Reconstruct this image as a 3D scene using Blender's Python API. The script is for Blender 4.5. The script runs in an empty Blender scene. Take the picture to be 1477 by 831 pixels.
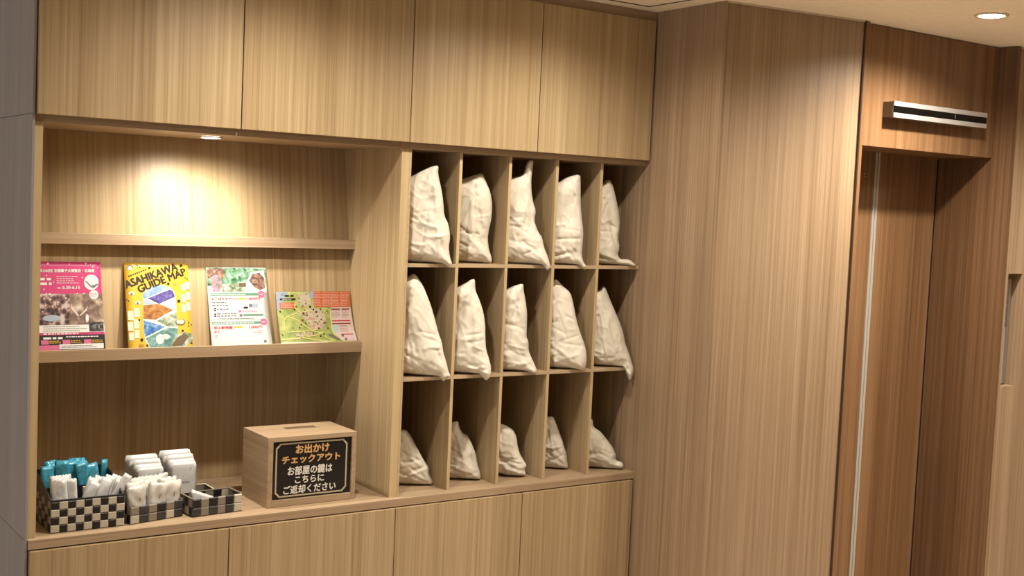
import bpy, bmesh, math, random
from mathutils import Vector, Matrix, noise
from mathutils.geometry import delaunay_2d_cdt

# ------------------------------------------------------------------ camera, world, exposure
K = 1.2                                   # drawing units to metres
def W(x, y, z): return Vector((K*x, K*y, 0.856 + K*(z - 0.75)))
FLOOR = 0.75 - 0.856/K                    # floor level in drawing units
scene = bpy.context.scene
col = scene.collection
cam_data = bpy.data.cameras.new('camera'); cam_data.sensor_width = 36.0; cam_data.lens = 43.046
cam_data.clip_start = 0.05
cam = bpy.data.objects.new('camera', cam_data); col.objects.link(cam)
cr, cu, cf = Vector((0.81937939, -0.57150931, 0.04466016)), Vector((0.00141624, 0.07992464, 0.9967999)), Vector((0.57324987, 0.81669404, -0.066298))
m = Matrix((cr, cu, -cf)).transposed().to_4x4(); m.translation = Vector((-1.13762, -3.39606, 1.81825))
cam.matrix_world = m
scene.camera = cam
scene.view_settings.view_transform = 'Standard'; scene.view_settings.look = 'None'
scene.view_settings.gamma = 1.0; scene.view_settings.use_curve_mapping = False
scene.view_settings.exposure = 1.12
world = bpy.data.worlds.new('world'); scene.world = world; world.use_nodes = True
bg = world.node_tree.nodes['Background']; bg.inputs[0].default_value = (0.94, 0.96, 1.0, 1); bg.inputs[1].default_value = 0.8   # daylight from the open left end of the lobby
WARM = (1.0, 0.92, 0.81)
DOWNLIGHTS = [  # x, y, watts, beam degrees, label   (drawing units, all set in the ceiling)
    (2.165, -0.705, 78, 158, 'round glowing recessed downlight in the ceiling before the elevator'),
    (0.25, -0.43, 36, 160, 'round recessed ceiling downlight in front of the brochure shelves'),
    (1.02, -0.43, 36, 160, 'round recessed ceiling downlight in front of the pigeonholes'),
    (3.25, -0.95, 60, 150, 'round recessed ceiling downlight to the right of the elevator'),
    (1.72, -1.00, 34, 150, 'added unseen fill downlight in front of the plain wood wall'),  # added out of view to brighten the wood wall
    (2.70, -1.60, 85, 110, 'added unseen fill downlight over the lobby floor facing the elevator'),  # added out of view, its floor bounce lifts the ceiling
    (-0.80, -2.00, 9, 105, 'added unseen fill downlight over the far left lobby floor'),  # added out of view as general fill
    (0.55, -1.25, 30, 125, 'added unseen fill downlight over the lobby floor before the counter')]  # added out of view to lift the bottom row of bags
PUCK_WATTS = 21

# ------------------------------------------------------------------ materials
MATS = {}
ALB = 0.72                                # surface reflectance against the swatch colour
def srgb(c):
    return tuple(ALB*((v/255)/12.92 if v/255 <= 0.04045 else ((v/255+0.055)/1.055)**2.4) for v in c) + (1,)
def new_mat(name):
    mt = bpy.data.materials.new(name); mt.use_nodes = True
    nt = mt.node_tree; b = nt.nodes['Principled BSDF']
    MATS[name] = mt
    return mt, nt, b
def ramp(nt, fac, stops):
    r = nt.nodes.new('ShaderNodeValToRGB'); e = r.color_ramp.elements
    while len(e) < len(stops): e.new(0.5)
    for k, (p, c) in zip(e, stops): k.position = p; k.color = c
    nt.links.new(fac, r.inputs[0]); return r.outputs[0]
def coords(nt, scale, jitter=True):
    tc = nt.nodes.new('ShaderNodeTexCoord'); out = tc.outputs['Object']
    if jitter:
        oi = nt.nodes.new('ShaderNodeObjectInfo'); ml = nt.nodes.new('ShaderNodeMath'); ml.operation = 'MULTIPLY'; ml.inputs[1].default_value = 7.3
        nt.links.new(oi.outputs['Random'], ml.inputs[0])
        ad = nt.nodes.new('ShaderNodeVectorMath'); ad.operation = 'ADD'
        nt.links.new(out, ad.inputs[0]); nt.links.new(ml.outputs[0], ad.inputs[1]); out = ad.outputs[0]
    mp = nt.nodes.new('ShaderNodeMapping'); mp.inputs['Scale'].default_value = scale
    nt.links.new(out, mp.inputs[0]); return mp.outputs[0]
def noise_tex(nt, vec, scale, detail=3, rough=0.55, dist=0.0):
    n = nt.nodes.new('ShaderNodeTexNoise'); n.inputs['Scale'].default_value = scale; n.inputs['Detail'].default_value = detail
    n.inputs['Roughness'].default_value = rough; n.inputs['Distortion'].default_value = dist
    nt.links.new(vec, n.inputs['Vector']); return n.outputs[0]
def mathn(nt, op, a, b):
    n = nt.nodes.new('ShaderNodeMath'); n.operation = op
    for i, v in enumerate((a, b)):
        if isinstance(v, (int, float)): n.inputs[i].default_value = v
        else: nt.links.new(v, n.inputs[i])
    return n.outputs[0]
def bump(nt, b, h, strength, dist=0.001):
    n = nt.nodes.new('ShaderNodeBump'); n.inputs['Strength'].default_value = strength; n.inputs['Distance'].default_value = dist
    nt.links.new(h, n.inputs['Height']); nt.links.new(n.outputs[0], b.inputs['Normal'])
def wood(name, dark, mid, light, axis='z', rough=0.42):
    mt, nt, b = new_mat(name)
    al = {'x': (0.007, 1, 1), 'z': (1, 1, 0.007), 'y': (1, 0.007, 1), 'yz': (1, 0.007, 0.007)}[axis]
    v = coords(nt, al)
    broad = noise_tex(nt, v, 13, 3, 0.5); line = noise_tex(nt, v, 75, 3, 0.6); fine = noise_tex(nt, v, 330, 2, 0.6)
    s = mathn(nt, 'ADD', mathn(nt, 'ADD', mathn(nt, 'MULTIPLY', broad, 0.26), mathn(nt, 'MULTIPLY', line, 0.44)), mathn(nt, 'MULTIPLY', fine, 0.30))
    c = ramp(nt, s, [(0.34, srgb(dark)), (0.50, srgb(mid)), (0.65, srgb(light))])
    nt.links.new(c, b.inputs['Base Color'])
    b.inputs['Roughness'].default_value = rough; b.inputs['Specular IOR Level'].default_value = 0.3
    bump(nt, b, fine, 0.12)
    return mt
def plain(name, rgb, rough=0.5, metal=0.0, spec=0.4, nz=0.0, nscale=60, alb=0.72):
    global ALB
    ALB = alb
    mt, nt, b = new_mat(name)
    if nz:
        v = coords(nt, (1, 1, 1)); f = noise_tex(nt, v, nscale, 4)
        lo = tuple(max(0, c*(1-nz)) for c in rgb); hi = tuple(min(255, c*(1+nz)) for c in rgb)
        nt.links.new(ramp(nt, f, [(0.3, srgb(lo)), (0.7, srgb(hi))]), b.inputs['Base Color'])
    else: b.inputs['Base Color'].default_value = srgb(rgb)
    b.inputs['Roughness'].default_value = rough; b.inputs['Metallic'].default_value = metal; b.inputs['Specular IOR Level'].default_value = spec
    ALB = 0.72
    return mt
def glow(name, rgb, strength):
    mt, nt, b = new_mat(name)
    b.inputs['Base Color'].default_value = (0.8, 0.8, 0.8, 1); b.inputs['Emission Color'].default_value = (*rgb, 1); b.inputs['Emission Strength'].default_value = strength
def picture(name, stops, scale, kind='noise', rough=0.4):     # printed photograph: mottled colours
    global ALB
    ALB = 0.52
    mt, nt, b = new_mat(name); v = coords(nt, (1, 1, 1), False)
    if kind == 'cells':
        n = nt.nodes.new('ShaderNodeTexVoronoi'); n.inputs['Scale'].default_value = scale; nt.links.new(v, n.inputs['Vector'])
        f = mathn(nt, 'ADD', mathn(nt, 'MULTIPLY', n.outputs['Distance'], 0.6), mathn(nt, 'MULTIPLY', noise_tex(nt, v, scale*0.5, 2), 0.5))
    else: f = noise_tex(nt, v, scale, 3, 0.6, 0.6)
    k = len(stops); c = ramp(nt, f, [(0.32 + 0.40*i/(k-1), srgb(s)) for i, s in enumerate(stops)])
    nt.links.new(c, b.inputs['Base Color']); b.inputs['Roughness'].default_value = rough; ALB = 0.72
wood('oak_v', (160, 133, 96), (190, 163, 122), (210, 186, 146), 'z')
wood('oak_back', (160, 133, 96), (190, 163, 122), (210, 186, 146), 'yz')
wood('oak_h', (160, 132, 102), (184, 157, 125), (202, 177, 146), 'x')
wood('oak_d', (156, 129, 98), (182, 155, 122), (200, 174, 142), 'y')
wood('edge_band', (196, 168, 122), (214, 188, 142), (226, 203, 160), 'z')
wood('edge_band_h', (190, 160, 124), (205, 178, 142), (218, 194, 160), 'x')
wood('wall_wood', (140, 114, 87), (169, 141, 110), (189, 162, 130), 'z')
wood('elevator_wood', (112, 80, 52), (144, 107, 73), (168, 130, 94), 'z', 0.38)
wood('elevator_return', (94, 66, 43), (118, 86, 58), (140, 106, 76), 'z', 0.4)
wood('grey_laminate', (150, 143, 141), (164, 157, 156), (176, 170, 169), 'z', 0.5)
wood('casing_shade', (60, 42, 28), (70, 50, 34), (80, 58, 40), 'z')  # shade on the casing's side face, put into the colour
plain('black_gap', (24, 17, 12), 0.8)
plain('ceiling_paint', (250, 238, 214), 0.85, 0, 0.2, 0.015, 40, 0.95)
plain('trim_cream', (226, 208, 180), 0.6)
plain('floor_tile', (190, 174, 154), 0.45, 0, 0.4, 0.06, 9, 0.95)
plain('aluminium', (214, 208, 196), 0.4, 0.3)
plain('steel', (214, 210, 204), 0.35, 0.45)
plain('sensor_black', (10, 10, 11), 0.22, 0, 0.5)
plain('sensor_side', (128, 112, 92), 0.5, 0.3)
plain('white_ring', (226, 214, 196), 0.4)
glow('lamp_glow', (1.0, 0.86, 0.62), 14); glow('puck_glow', (1.0, 0.95, 0.86), 12)
plain('sign_black', (30, 29, 28), 0.22, 0, 0.5)
plain('sign_gold', (220, 172, 112), 0.45); plain('sign_white', (240, 232, 220), 0.45); plain('sign_line', (196, 182, 150), 0.4)
plain('cream_weave', (206, 196, 174), 0.55, 0, 0.3, 0.06, 900); plain('black_weave', (34, 32, 30), 0.42, 0, 0.4, 0.2, 700)
plain('charcoal_weave', (62, 62, 62), 0.4, 0, 0.4, 0.15, 700); plain('taupe_weave', (146, 134, 118), 0.42, 0, 0.4, 0.1, 700)
plain('basket_inside', (22, 20, 19), 0.6)
plain('white_film', (238, 237, 234), 0.35, 0, 0.4, 0.03, 120, 0.60); plain('cream_film', (238, 232, 222), 0.4, 0, 0.4, 0.03, 120, 0.62)
plain('teal_film', (64, 154, 180), 0.28, 0, 0.5, 0.16, 90); plain('print_grey', (112, 104, 98), 0.5)
plain('paper_white', (240, 240, 236), 0.5, alb=0.52); plain('panel_metal', (196, 192, 184), 0.45, 0.15)
# cloth
mt, nt, b = new_mat('cotton')
v = coords(nt, (1, 1, 1)); f = noise_tex(nt, v, 14, 4)
nt.links.new(ramp(nt, f, [(0.3, srgb((240, 230, 208))), (0.7, srgb((250, 242, 224)))]), b.inputs['Base Color'])
b.inputs['Roughness'].default_value = 0.8; b.inputs['Sheen Weight'].default_value = 0.15; b.inputs['Specular IOR Level'].default_value = 0.15
bump(nt, b, noise_tex(nt, v, 45, 3, 0.5, 0.4), 0.2, 0.004)
for nme, c in dict(pink=(214, 62, 124), magenta=(196, 44, 104), white=(244, 240, 236), black=(28, 22, 24), yellow=(242, 192, 58), ink=(38, 34, 28), pale=(246, 232, 200),
                   green=(104, 158, 128), red=(206, 70, 72), rose=(222, 112, 152), mint=(196, 222, 214), grey=(120, 118, 118), orange=(226, 112, 58), pinkish=(242, 214, 206),
                   maroon=(140, 60, 52), road=(240, 236, 150), sky=(176, 190, 204), brown=(120, 100, 74), cream=(248, 244, 226), lightrose=(240, 206, 214)).items():
    plain('print_' + nme, c, 0.42, alb=0.58)
picture('photo_sweets', [(28, 18, 18), (70, 48, 48), (150, 110, 106), (226, 206, 200)], 60, 'cells')
picture('photo_dusk', [(96, 72, 62), (140, 112, 96), (196, 172, 150), (236, 222, 204)], 22)
picture('photo_sky', [(90, 136, 190), (140, 176, 214), (200, 216, 232)], 26)
picture('photo_lavender', [(70, 60, 130), (104, 92, 170), (156, 140, 206)], 60)
picture('photo_autumn', [(150, 88, 40), (196, 130, 66), (226, 178, 104)], 60)
picture('photo_town', [(90, 120, 70), (176, 190, 160), (232, 234, 224)], 60)
picture('photo_pond', [(40, 92, 170), (90, 150, 214), (190, 214, 238)], 60)
picture('photo_bear', [(60, 120, 116), (130, 178, 170), (226, 232, 224)], 40)
picture('photo_blossom', [(110, 140, 110), (214, 150, 170), (240, 206, 214)], 70)
picture('photo_garden', [(50, 90, 56), (110, 160, 120), (170, 210, 186), (216, 234, 222)], 60)
picture('photo_fur', [(84, 62, 58), (150, 112, 96), (220, 180, 150)], 80)
picture('map_green', [(150, 176, 86), (196, 204, 112), (222, 220, 146)], 34)
picture('map_town', [(150, 130, 100), (206, 192, 150), (236, 226, 196), (220, 180, 160)], 90, 'cells')
picture('photo_night', [(24, 20, 22), (50, 44, 46), (190, 180, 176)], 70)

# ------------------------------------------------------------------ mesh helpers
class MB:
    def __init__(s): s.v = []; s.f = []
    def box(s, x0, x1, y0, y1, z0, z1):
        n = len(s.v)
        s.v += [W(x, y, z) for z in (z0, z1) for x, y in ((x0, y0), (x1, y0), (x1, y1), (x0, y1))]
        s.f += [tuple(n+i for i in q) for q in ((3, 2, 1, 0), (4, 5, 6, 7), (0, 1, 5, 4), (1, 2, 6, 5), (2, 3, 7, 6), (3, 0, 4, 7))]
        return s
    def prism(s, pts, z0, z1):                # plan outline, counter-clockwise
        n = len(s.v); k = len(pts)
        s.v += [W(x, y, z0) for x, y in pts] + [W(x, y, z1) for x, y in pts]
        s.f += [tuple(n+i for i in reversed(range(k))), tuple(n+k+i for i in range(k))]
        s.f += [(n+i, n+(i+1) % k, n+k+(i+1) % k, n+k+i) for i in range(k)]
        return s
    def slab_x(s, pts, x0, x1):               # outline in (y, z) extruded along x
        n = len(s.v); k = len(pts)
        s.v += [W(x0, y, z) for y, z in pts] + [W(x1, y, z) for y, z in pts]
        s.f += [tuple(n+i for i in range(k)), tuple(n+k+i for i in reversed(range(k)))]
        s.f += [(n+(i+1) % k, n+i, n+k+i, n+k+(i+1) % k) for i in range(k)]
        return s
    def lathe(s, c, prof, seg=40):            # rings (radius, z) about a vertical axis, metres, closed to the axis if radius 0
        n0 = len(s.v)
        for r, z in prof:
            for i in range(seg):
                a = 2*math.pi*i/seg; s.v.append(Vector((c[0]+r*math.cos(a), c[1]+r*math.sin(a), c[2]+z)))
        for j in range(len(prof)-1):
            for i in range(seg):
                a, b2 = n0+j*seg+i, n0+j*seg+(i+1) % seg; s.f.append((a, b2, b2+seg, a+seg))
        return s
def link(o, parent):
    col.objects.link(o)
    if parent: o.parent = parent
    return o
def build(name, mb, mat, parent=None, bevel=0.0, smooth=False, origin=None):
    org = Vector(parent_loc(parent)) if parent else (origin or Vector((0, 0, 0)))
    me = bpy.data.meshes.new(name); me.from_pydata([tuple(v - org) for v in mb.v], [], mb.f); me.update()
    bm = bmesh.new(); bm.from_mesh(me); bmesh.ops.recalc_face_normals(bm, faces=bm.faces); bm.to_mesh(me); bm.free()
    me.materials.append(MATS[mat])
    if smooth:
        for p in me.polygons: p.use_smooth = True
    o = bpy.data.objects.new(name, me)
    if not parent: o.location = org
    link(o, parent)
    if bevel:
        md = o.modifiers.new('bevel', 'BEVEL'); md.width = bevel; md.segments = 2; md.limit_method = 'ANGLE'
    return o
def parent_loc(p):
    loc = Vector((0, 0, 0))
    while p: loc = loc + p.location; p = p.parent
    return loc
def tag(o, label, cat, group=None):
    o['label'] = label; o['category'] = cat
    if group: o['group'] = group
    return o
def thing(name, label, cat, loc, group=None, rz=0.0):
    o = bpy.data.objects.new(name, None); o.empty_display_size = 0.05; o.location = loc; o.rotation_euler = (0, 0, rz); col.objects.link(o)
    return tag(o, label, cat, group)
def structure(o): o['kind'] = 'structure'; return o
def bx(name, mat, parent, x0, x1, y0, y1, z0, z1, bevel=0.0008):
    return build(name, MB().box(x0, x1, y0, y1, z0, z1), mat, parent, bevel)
# ------------------------------------------------------------------ room shell
ZC = 2.157                                                    # ceiling
structure(build('floor', MB().box(-4.5, 5, -6, 0.5, FLOOR-0.05, FLOOR), 'floor_tile'))
ceil = bpy.data.objects.new('ceiling', None); ceil.location = W(0, 0, ZC); col.objects.link(ceil); structure(ceil)
bx('ceiling_panel', 'ceiling_paint', ceil, -4.5, 1.447, -6, -0.056, ZC, ZC+0.02, 0)
bx('ceiling_panel', 'ceiling_paint', ceil, -4.5, 5, -0.038, 0.5, ZC, ZC+0.02, 0)
bx('ceiling_panel', 'ceiling_paint', ceil, 1.463, 5, -6, -0.038, ZC, ZC+0.02, 0)
bx('shadow_gap', 'black_gap', ceil, -4.5, 5, -6, 0.5, ZC+0.02, ZC+0.03, 0)
bx('shadow_gap', 'black_gap', ceil, -4.5, 1.463, -0.056, -0.038, ZC+0.0015, ZC+0.0199, 0); bx('shadow_gap', 'black_gap', ceil, 1.447, 1.463, -6, -0.0561, ZC+0.0015, ZC+0.0199, 0)  # black filler strips paint the shade inside the groove
structure(build('wall_back', MB().box(-4.5, 1.56, 0.475, 0.5, FLOOR, ZC), 'ceiling_paint'))
structure(build('wall_far', MB().box(-3.0, 4.0, -3.65, -3.6, FLOOR, ZC), 'wall_wood'))
structure(build('wall_end', MB().box(4.0, 4.05, -3.65, -0.30, FLOOR, ZC), 'wall_wood'))
structure(build('wall_side', MB().prism([(1.5545, 0.475), (1.5225, -0.292), (1.60, -0.30), (1.60, 0.475)], FLOOR, ZC), 'wall_wood'))
structure(build('wall_front', MB().prism([(1.5275, -0.2985), (2.0335, -0.3655), (2.0335, -0.31), (1.5275, -0.25)], FLOOR, ZC), 'wall_wood'))
structure(build('trim_1', MB().prism([(1.5215, -0.2975), (1.5285, -0.3005), (1.5295, -0.2905), (1.5225, -0.2885)], FLOOR, ZC), 'wall_wood', bevel=0.002))
structure(build('trim_2', MB().prism([(1.5265, -0.3025), (2.033, -0.3700), (2.033, -0.3640), (1.5265, -0.2970)], ZC-0.005, ZC), 'trim_cream'))
CX, CY0, CY1 = 2.745, -0.418, -0.1386                         # right side of the elevator recess
NX0, NX1, NZ0, NZ1, NY = 2.792, 2.873, 1.0165, 1.401, -0.3725  # call button recess
wf = structure(build('wall_right', MB().box(2.7665, NX0, -0.41, -0.30, FLOOR, ZC).box(NX1, 4.0, -0.41, -0.30, FLOOR, ZC)
      .box(NX0, NX1, -0.41, -0.30, FLOOR, NZ0).box(NX0, NX1, -0.41, -0.30, NZ1, ZC).box(NX0, NX1, NY, -0.30, NZ0, NZ1), 'wall_wood'))
structure(build('trim_3', MB().box(2.7665, 4.0, -0.4135, -0.409, ZC-0.005, ZC), 'trim_cream'))

# call panel in its recess
cp = thing('call_panel', 'slim grey metal elevator call panel in a recess of the right wall', 'call panel', W(2.832, NY, NZ0+0.003))
bx('plate', 'panel_metal', cp, NX0+0.002, NX1-0.006, NY-0.004, NY-0.0003, NZ0+0.003, NZ1-0.02)
sg = bx('notice', 'print_grey', cp, NX0+0.012, NX1-0.022, NY-0.0052, NY-0.0042, 1.215, 1.355)
for k in range(7): bx('print_line', 'paper_white', sg, NX0+0.02, NX1-0.03-0.004*(k % 3), NY-0.0058, NY-0.0053, 1.342-0.018*k, 1.347-0.018*k, 0)
for z in (1.155, 1.108): bx('button', 'sensor_black', cp, NX0+0.03, NX0+0.044, NY-0.0075, NY-0.0042, z-0.011, z+0.011)

# elevator
el = thing('elevator', 'walnut veneered elevator entrance with sliding doors and metal door edges', 'elevator', W(2.41, -0.25, FLOOR))
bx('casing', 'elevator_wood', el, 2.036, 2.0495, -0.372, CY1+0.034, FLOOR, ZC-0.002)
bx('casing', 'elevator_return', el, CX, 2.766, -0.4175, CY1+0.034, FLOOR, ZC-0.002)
bx('lintel_panel', 'elevator_wood', el, 2.05, CX-0.0005, -0.348, CY1-0.002, 1.787, ZC-0.002)
for x0, x1, e0, e1 in ((2.052, 2.4035, 2.4035, 2.4145), (2.4285, CX-0.006, 2.4175, 2.4285)):
    d = bx('door_leaf', 'elevator_wood', el, x0, x1, CY1, CY1+0.03, FLOOR+0.004, 1.795)
    bx('metal_edge', 'aluminium', d, e0, e1, CY1-0.003, CY1+0.03, FLOOR+0.004, 1.795)
bx('door_gap_shade', 'black_gap', el, CX-0.0062, CX-0.0002, CY1-0.0008, CY1-0.0002, FLOOR+0.004, 1.785, 0)  # black strip painting the shade of the gap beside the door leaf
bx('shaft_back', 'black_gap', el, 2.05, CX+0.02, CY1+0.036, CY1+0.05, FLOOR, 1.83, 0)
bd = bx('latch_plate', 'sign_line', el, 2.351, 2.366, CY1-0.0012, CY1-0.0002, 1.7045, 1.7135, 0.0003)
bx('latch_slot', 'black_gap', bd, 2.355, 2.3635, CY1-0.0017, CY1-0.0013, 1.7065, 1.7115, 0)
structure(build('casing_shade_strip', MB().box(2.0312, 2.0362, -0.3712, -0.366, FLOOR, ZC), 'casing_shade'))  # dark strip painted in place of the casing's shaded left face
# sensor bar over the elevator
se = thing('sensor_bar', 'long black and brushed steel sensor bar above the elevator doors', 'sensor', W(2.40, -0.349, 1.90))
bx('housing', 'sensor_side', se, 2.164, 2.641, -0.386, -0.3485, 1.8785, 1.9265)
bx('steel_strip', 'steel', se, 2.164, 2.641, -0.391, -0.3862, 1.913, 1.9275)
bx('steel_strip', 'steel', se, 2.164, 2.641, -0.391, -0.3862, 1.8775, 1.892)
bx('dark_window', 'sensor_black', se, 2.165, 2.640, -0.389, -0.3863, 1.8922, 1.9128)
bx('sensor_lens', 'print_grey', se, 2.470, 2.474, -0.3896, -0.3891, 1.896, 1.909)

# ------------------------------------------------------------------ lamps
def spot(name, loc, watts, deg, colr, radius, parent, blend=1.0):
    d = bpy.data.lights.new(name, 'SPOT'); d.energy = watts; d.spot_size = math.radians(deg); d.spot_blend = blend; d.color = colr; d.shadow_soft_size = radius
    o = bpy.data.objects.new(name, d); o.location = Vector(loc) - parent.location; link(o, parent); return o
for x, y, w, deg, lab in DOWNLIGHTS:
    c = W(x, y, ZC)
    t = thing('ceiling_downlight', lab, 'light', c, 'recessed ceiling downlights')
    r = 0.054
    build('trim_ring', MB().lathe(c, [(r*0.80, -0.001), (r*0.80, -0.006), (r*1.0, -0.007), (r*1.06, -0.003), (r*1.06, -0.0005)]), 'white_ring', t, smooth=True)
    build('lens', MB().lathe(c, [(0.0005, -0.010), (r*0.5, -0.009), (r*0.79, -0.004), (r*0.79, -0.001)]), 'lamp_glow', t, smooth=True)
    spot('lamp', c + Vector((0, 0, -0.02)), w, deg, WARM, 0.035, t)

# ------------------------------------------------------------------ cabinets
X0, X1, X2, X3, X4 = -0.2575, 0.2164, 0.6881, 1.1056, 1.528
ZD, ZN, ZCU, ZT = 1.71, 1.694, 0.7285, 0.75
XE = 1.5525
YP, YB = 0.0265, 0.45
GAP = 0.0014
def upper(xa, xm, xb, label):
    t = thing('wall_cabinet', label, 'cabinet', W((xa+xb)/2, YP, ZD), 'built-in wall cabinets')
    bx('carcass', 'oak_v', t, xa+0.0005, xb-0.0005, 0.018, YB, ZD-0.001, 2.128, 0)
    for a, b2 in ((xa, xm), (xm, xb)): bx('door', 'oak_v', t, a+GAP, b2-GAP, 0.0, 0.0165, ZD, 2.128)
    return t
upper(X0, X1, X2, 'oak wall cabinet with two plain doors above the brochure shelves')
upper(X2, X3, X4, 'oak wall cabinet with two plain doors above the pigeonholes')
def lower(xa, xm, xb, label):
    t = thing('base_cabinet', label, 'cabinet', W((xa+xb)/2, YP, FLOOR), 'built-in base cabinets')
    bx('carcass', 'oak_v', t, xa+0.0005, xb-0.0005, 0.018, YB, FLOOR, ZCU-0.0005, 0)
    for a, b2 in ((xa, xm), (xm, xb)): bx('door', 'oak_v', t, a+GAP, b2-GAP, 0.0, 0.0165, FLOOR+0.03, ZCU-0.003)
lower(X0, 0.2164, X2, 'oak base cabinet with two plain doors below the baskets and wooden box')
lower(X2, 1.1085, X4, 'oak base cabinet with two plain doors below the pigeonholes')
tag(build('countertop', MB().box(-0.2590, XE, 0.0065, YB, ZCU, ZT), 'oak_h', bevel=0.001, origin=W(0.65, 0.2, ZCU)), 'long oak counter board running under the shelves and pigeonholes', 'countertop')
tag(build('crown_strip', MB().box(X0+0.004, X4+0.02, 0.012, YB, 2.1285, 2.1565), 'oak_h', bevel=0.001, origin=W(0.65, 0.2, 2.13)), 'narrow oak filler strip between wall cabinets and ceiling', 'trim strip')
sp = thing('side_panel', 'grey laminate end panel on the left flank of the cabinets', 'panel', W(-0.262, 0.23, FLOOR))
for z0, z1 in ((FLOOR, ZT-0.0012), (ZT, ZD-0.0005), (ZD+0.0005, 2.156)):
    bx('panel_board', 'grey_laminate', sp, -0.2655, -0.2597, 0.012, YB, z0, z1, 0.0004)

# open brochure niche
X7, X8, X9, X10 = -0.2386, 0.6805, 0.7108, 1.5404
nu = thing('display_shelving', 'open oak shelving niche with two ledges holding brochures', 'shelf', W(0.22, 0.2, ZT))
lp = bx('upright', 'oak_v', nu, -0.2592, X7, YP+0.0012, YB, ZT+0.0003, ZD-0.0012, 0)
bx('edge_band', 'edge_band', lp, -0.2592, X7, YP, YP+0.0011, ZT+0.0003, ZN, 0.0003)
rp = bx('upright', 'oak_v', nu, X8, 0.7045, YP+0.0012, YB, ZT+0.0003, ZD-0.0012, 0)
bx('edge_band', 'edge_band', rp, X8, 0.7045, YP, YP+0.0011, ZT+0.0003, ZN, 0.0003)
bx('top_board', 'oak_h', nu, X7+0.0003, X8-0.0003, YP-0.0003, YB, ZN, ZD-0.0012)
def panel_y(z): return 0.316 + (z-1.437)*(0.355-0.316)/(1.684-1.437)
build('back_panel', MB().slab_x([(panel_y(1.132), 1.132), (panel_y(1.132)+0.008, 1.132), (panel_y(ZN)+0.008, ZN-0.0003), (panel_y(ZN), ZN-0.0003)], X7+0.0003, X8-0.0003), 'oak_back', nu)
bx('lower_back', 'oak_v', nu, X7+0.0003, X8-0.0003, 0.4302, YB, ZT+0.0003, 1.1255, 0)
y1 = 0.2741
build('shelf', MB().slab_x([(y1, 1.4109), (panel_y(1.411)-0.0005, 1.4109), (panel_y(1.4372)-0.0005, 1.4372), (y1, 1.4372)], X7+0.0003, X8-0.0003), 'oak_h', nu, 0.0006)
build('ledge', MB().slab_x([(0.2132, 1.1255), (0.445, 1.1255), (0.445, 1.1318), (0.221, 1.1318), (0.221, 1.1544), (0.2132, 1.1544)], X7+0.0003, X8-0.0003), 'oak_h', nu, 0.0006)
# puck light
c = W(0.200, 0.155, ZN)
pk = thing('puck_light', 'small round white spotlight set into the top of the brochure niche', 'light', c)
build('trim_ring', MB().lathe(c, [(0.030, -0.0005), (0.030, -0.005), (0.036, -0.005), (0.037, -0.0005)]), 'white_ring', pk, smooth=True)
build('lens', MB().lathe(c, [(0.0005, -0.0065), (0.02, -0.006), (0.0295, -0.004), (0.0295, -0.001)]), 'puck_glow', pk, smooth=True)
spot('lamp', c + Vector((0, 0, -0.014)), PUCK_WATTS, 168, (1.0, 0.93, 0.82), 0.02, pk)

# pigeonholes
pg = thing('pigeonhole_rack', 'oak pigeonhole rack of three rows and five columns', 'shelf', W(1.13, 0.2, ZT))
YG = 0.0375
PB = 0.43
bx('top_board', 'oak_h', pg, 0.7055, XE, YP-0.0003, YB, ZN, ZD-0.0012)
lq = bx('side', 'oak_v', pg, 0.7048, X9, YP+0.0012, YB, ZT+0.0003, ZN-0.0003, 0)
bx('edge_band', 'edge_band_h', lq, 0.7048, X9, YP, YP+0.0011, ZT+0.0003, ZN-0.0003, 0.0003)
rq = bx('side', 'oak_v', pg, X10, XE, YP+0.0012, YB, ZT+0.0003, ZN-0.0003, 0)
bx('edge_band', 'edge_band', rq, X10, XE-0.001, YP, YP+0.0011, ZT+0.0003, ZN-0.0003, 0.0003)
bx('back', 'oak_v', pg, X9+0.0002, X10-0.0002, PB, PB+0.01, ZT+0.0003, ZN-0.0003, 0)
GX = (0.8751, 1.0414, 1.2082, 1.3750); SZ = (1.3811, 1.0686); TH = 0.0048
rows = ((ZT+0.0003, SZ[1]-TH-0.0002), (SZ[1]+TH+0.0002, SZ[0]-TH-0.0002), (SZ[0]+TH+0.0002, ZN-0.0003))
for z in SZ:
    s = bx('shelf', 'oak_h', pg, X9+0.0003, X10-0.0003, YG+0.001, PB-0.0003, z-TH, z+TH, 0)
    bx('edge_band', 'edge_band_h', s, X9+0.0003, X10-0.0003, YG, YG+0.0009, z-TH, z+TH, 0.0003)
for gx in GX:
    for z0, z1 in rows:
        s = bx('divider', 'oak_v', pg, gx-0.0047, gx+0.0047, YG+0.001, PB-0.0003, z0, z1, 0)
        bx('edge_band', 'edge_band', s, gx-0.0047, gx+0.0047, YG, YG+0.0009, z0, z1, 0.0003)

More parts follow.
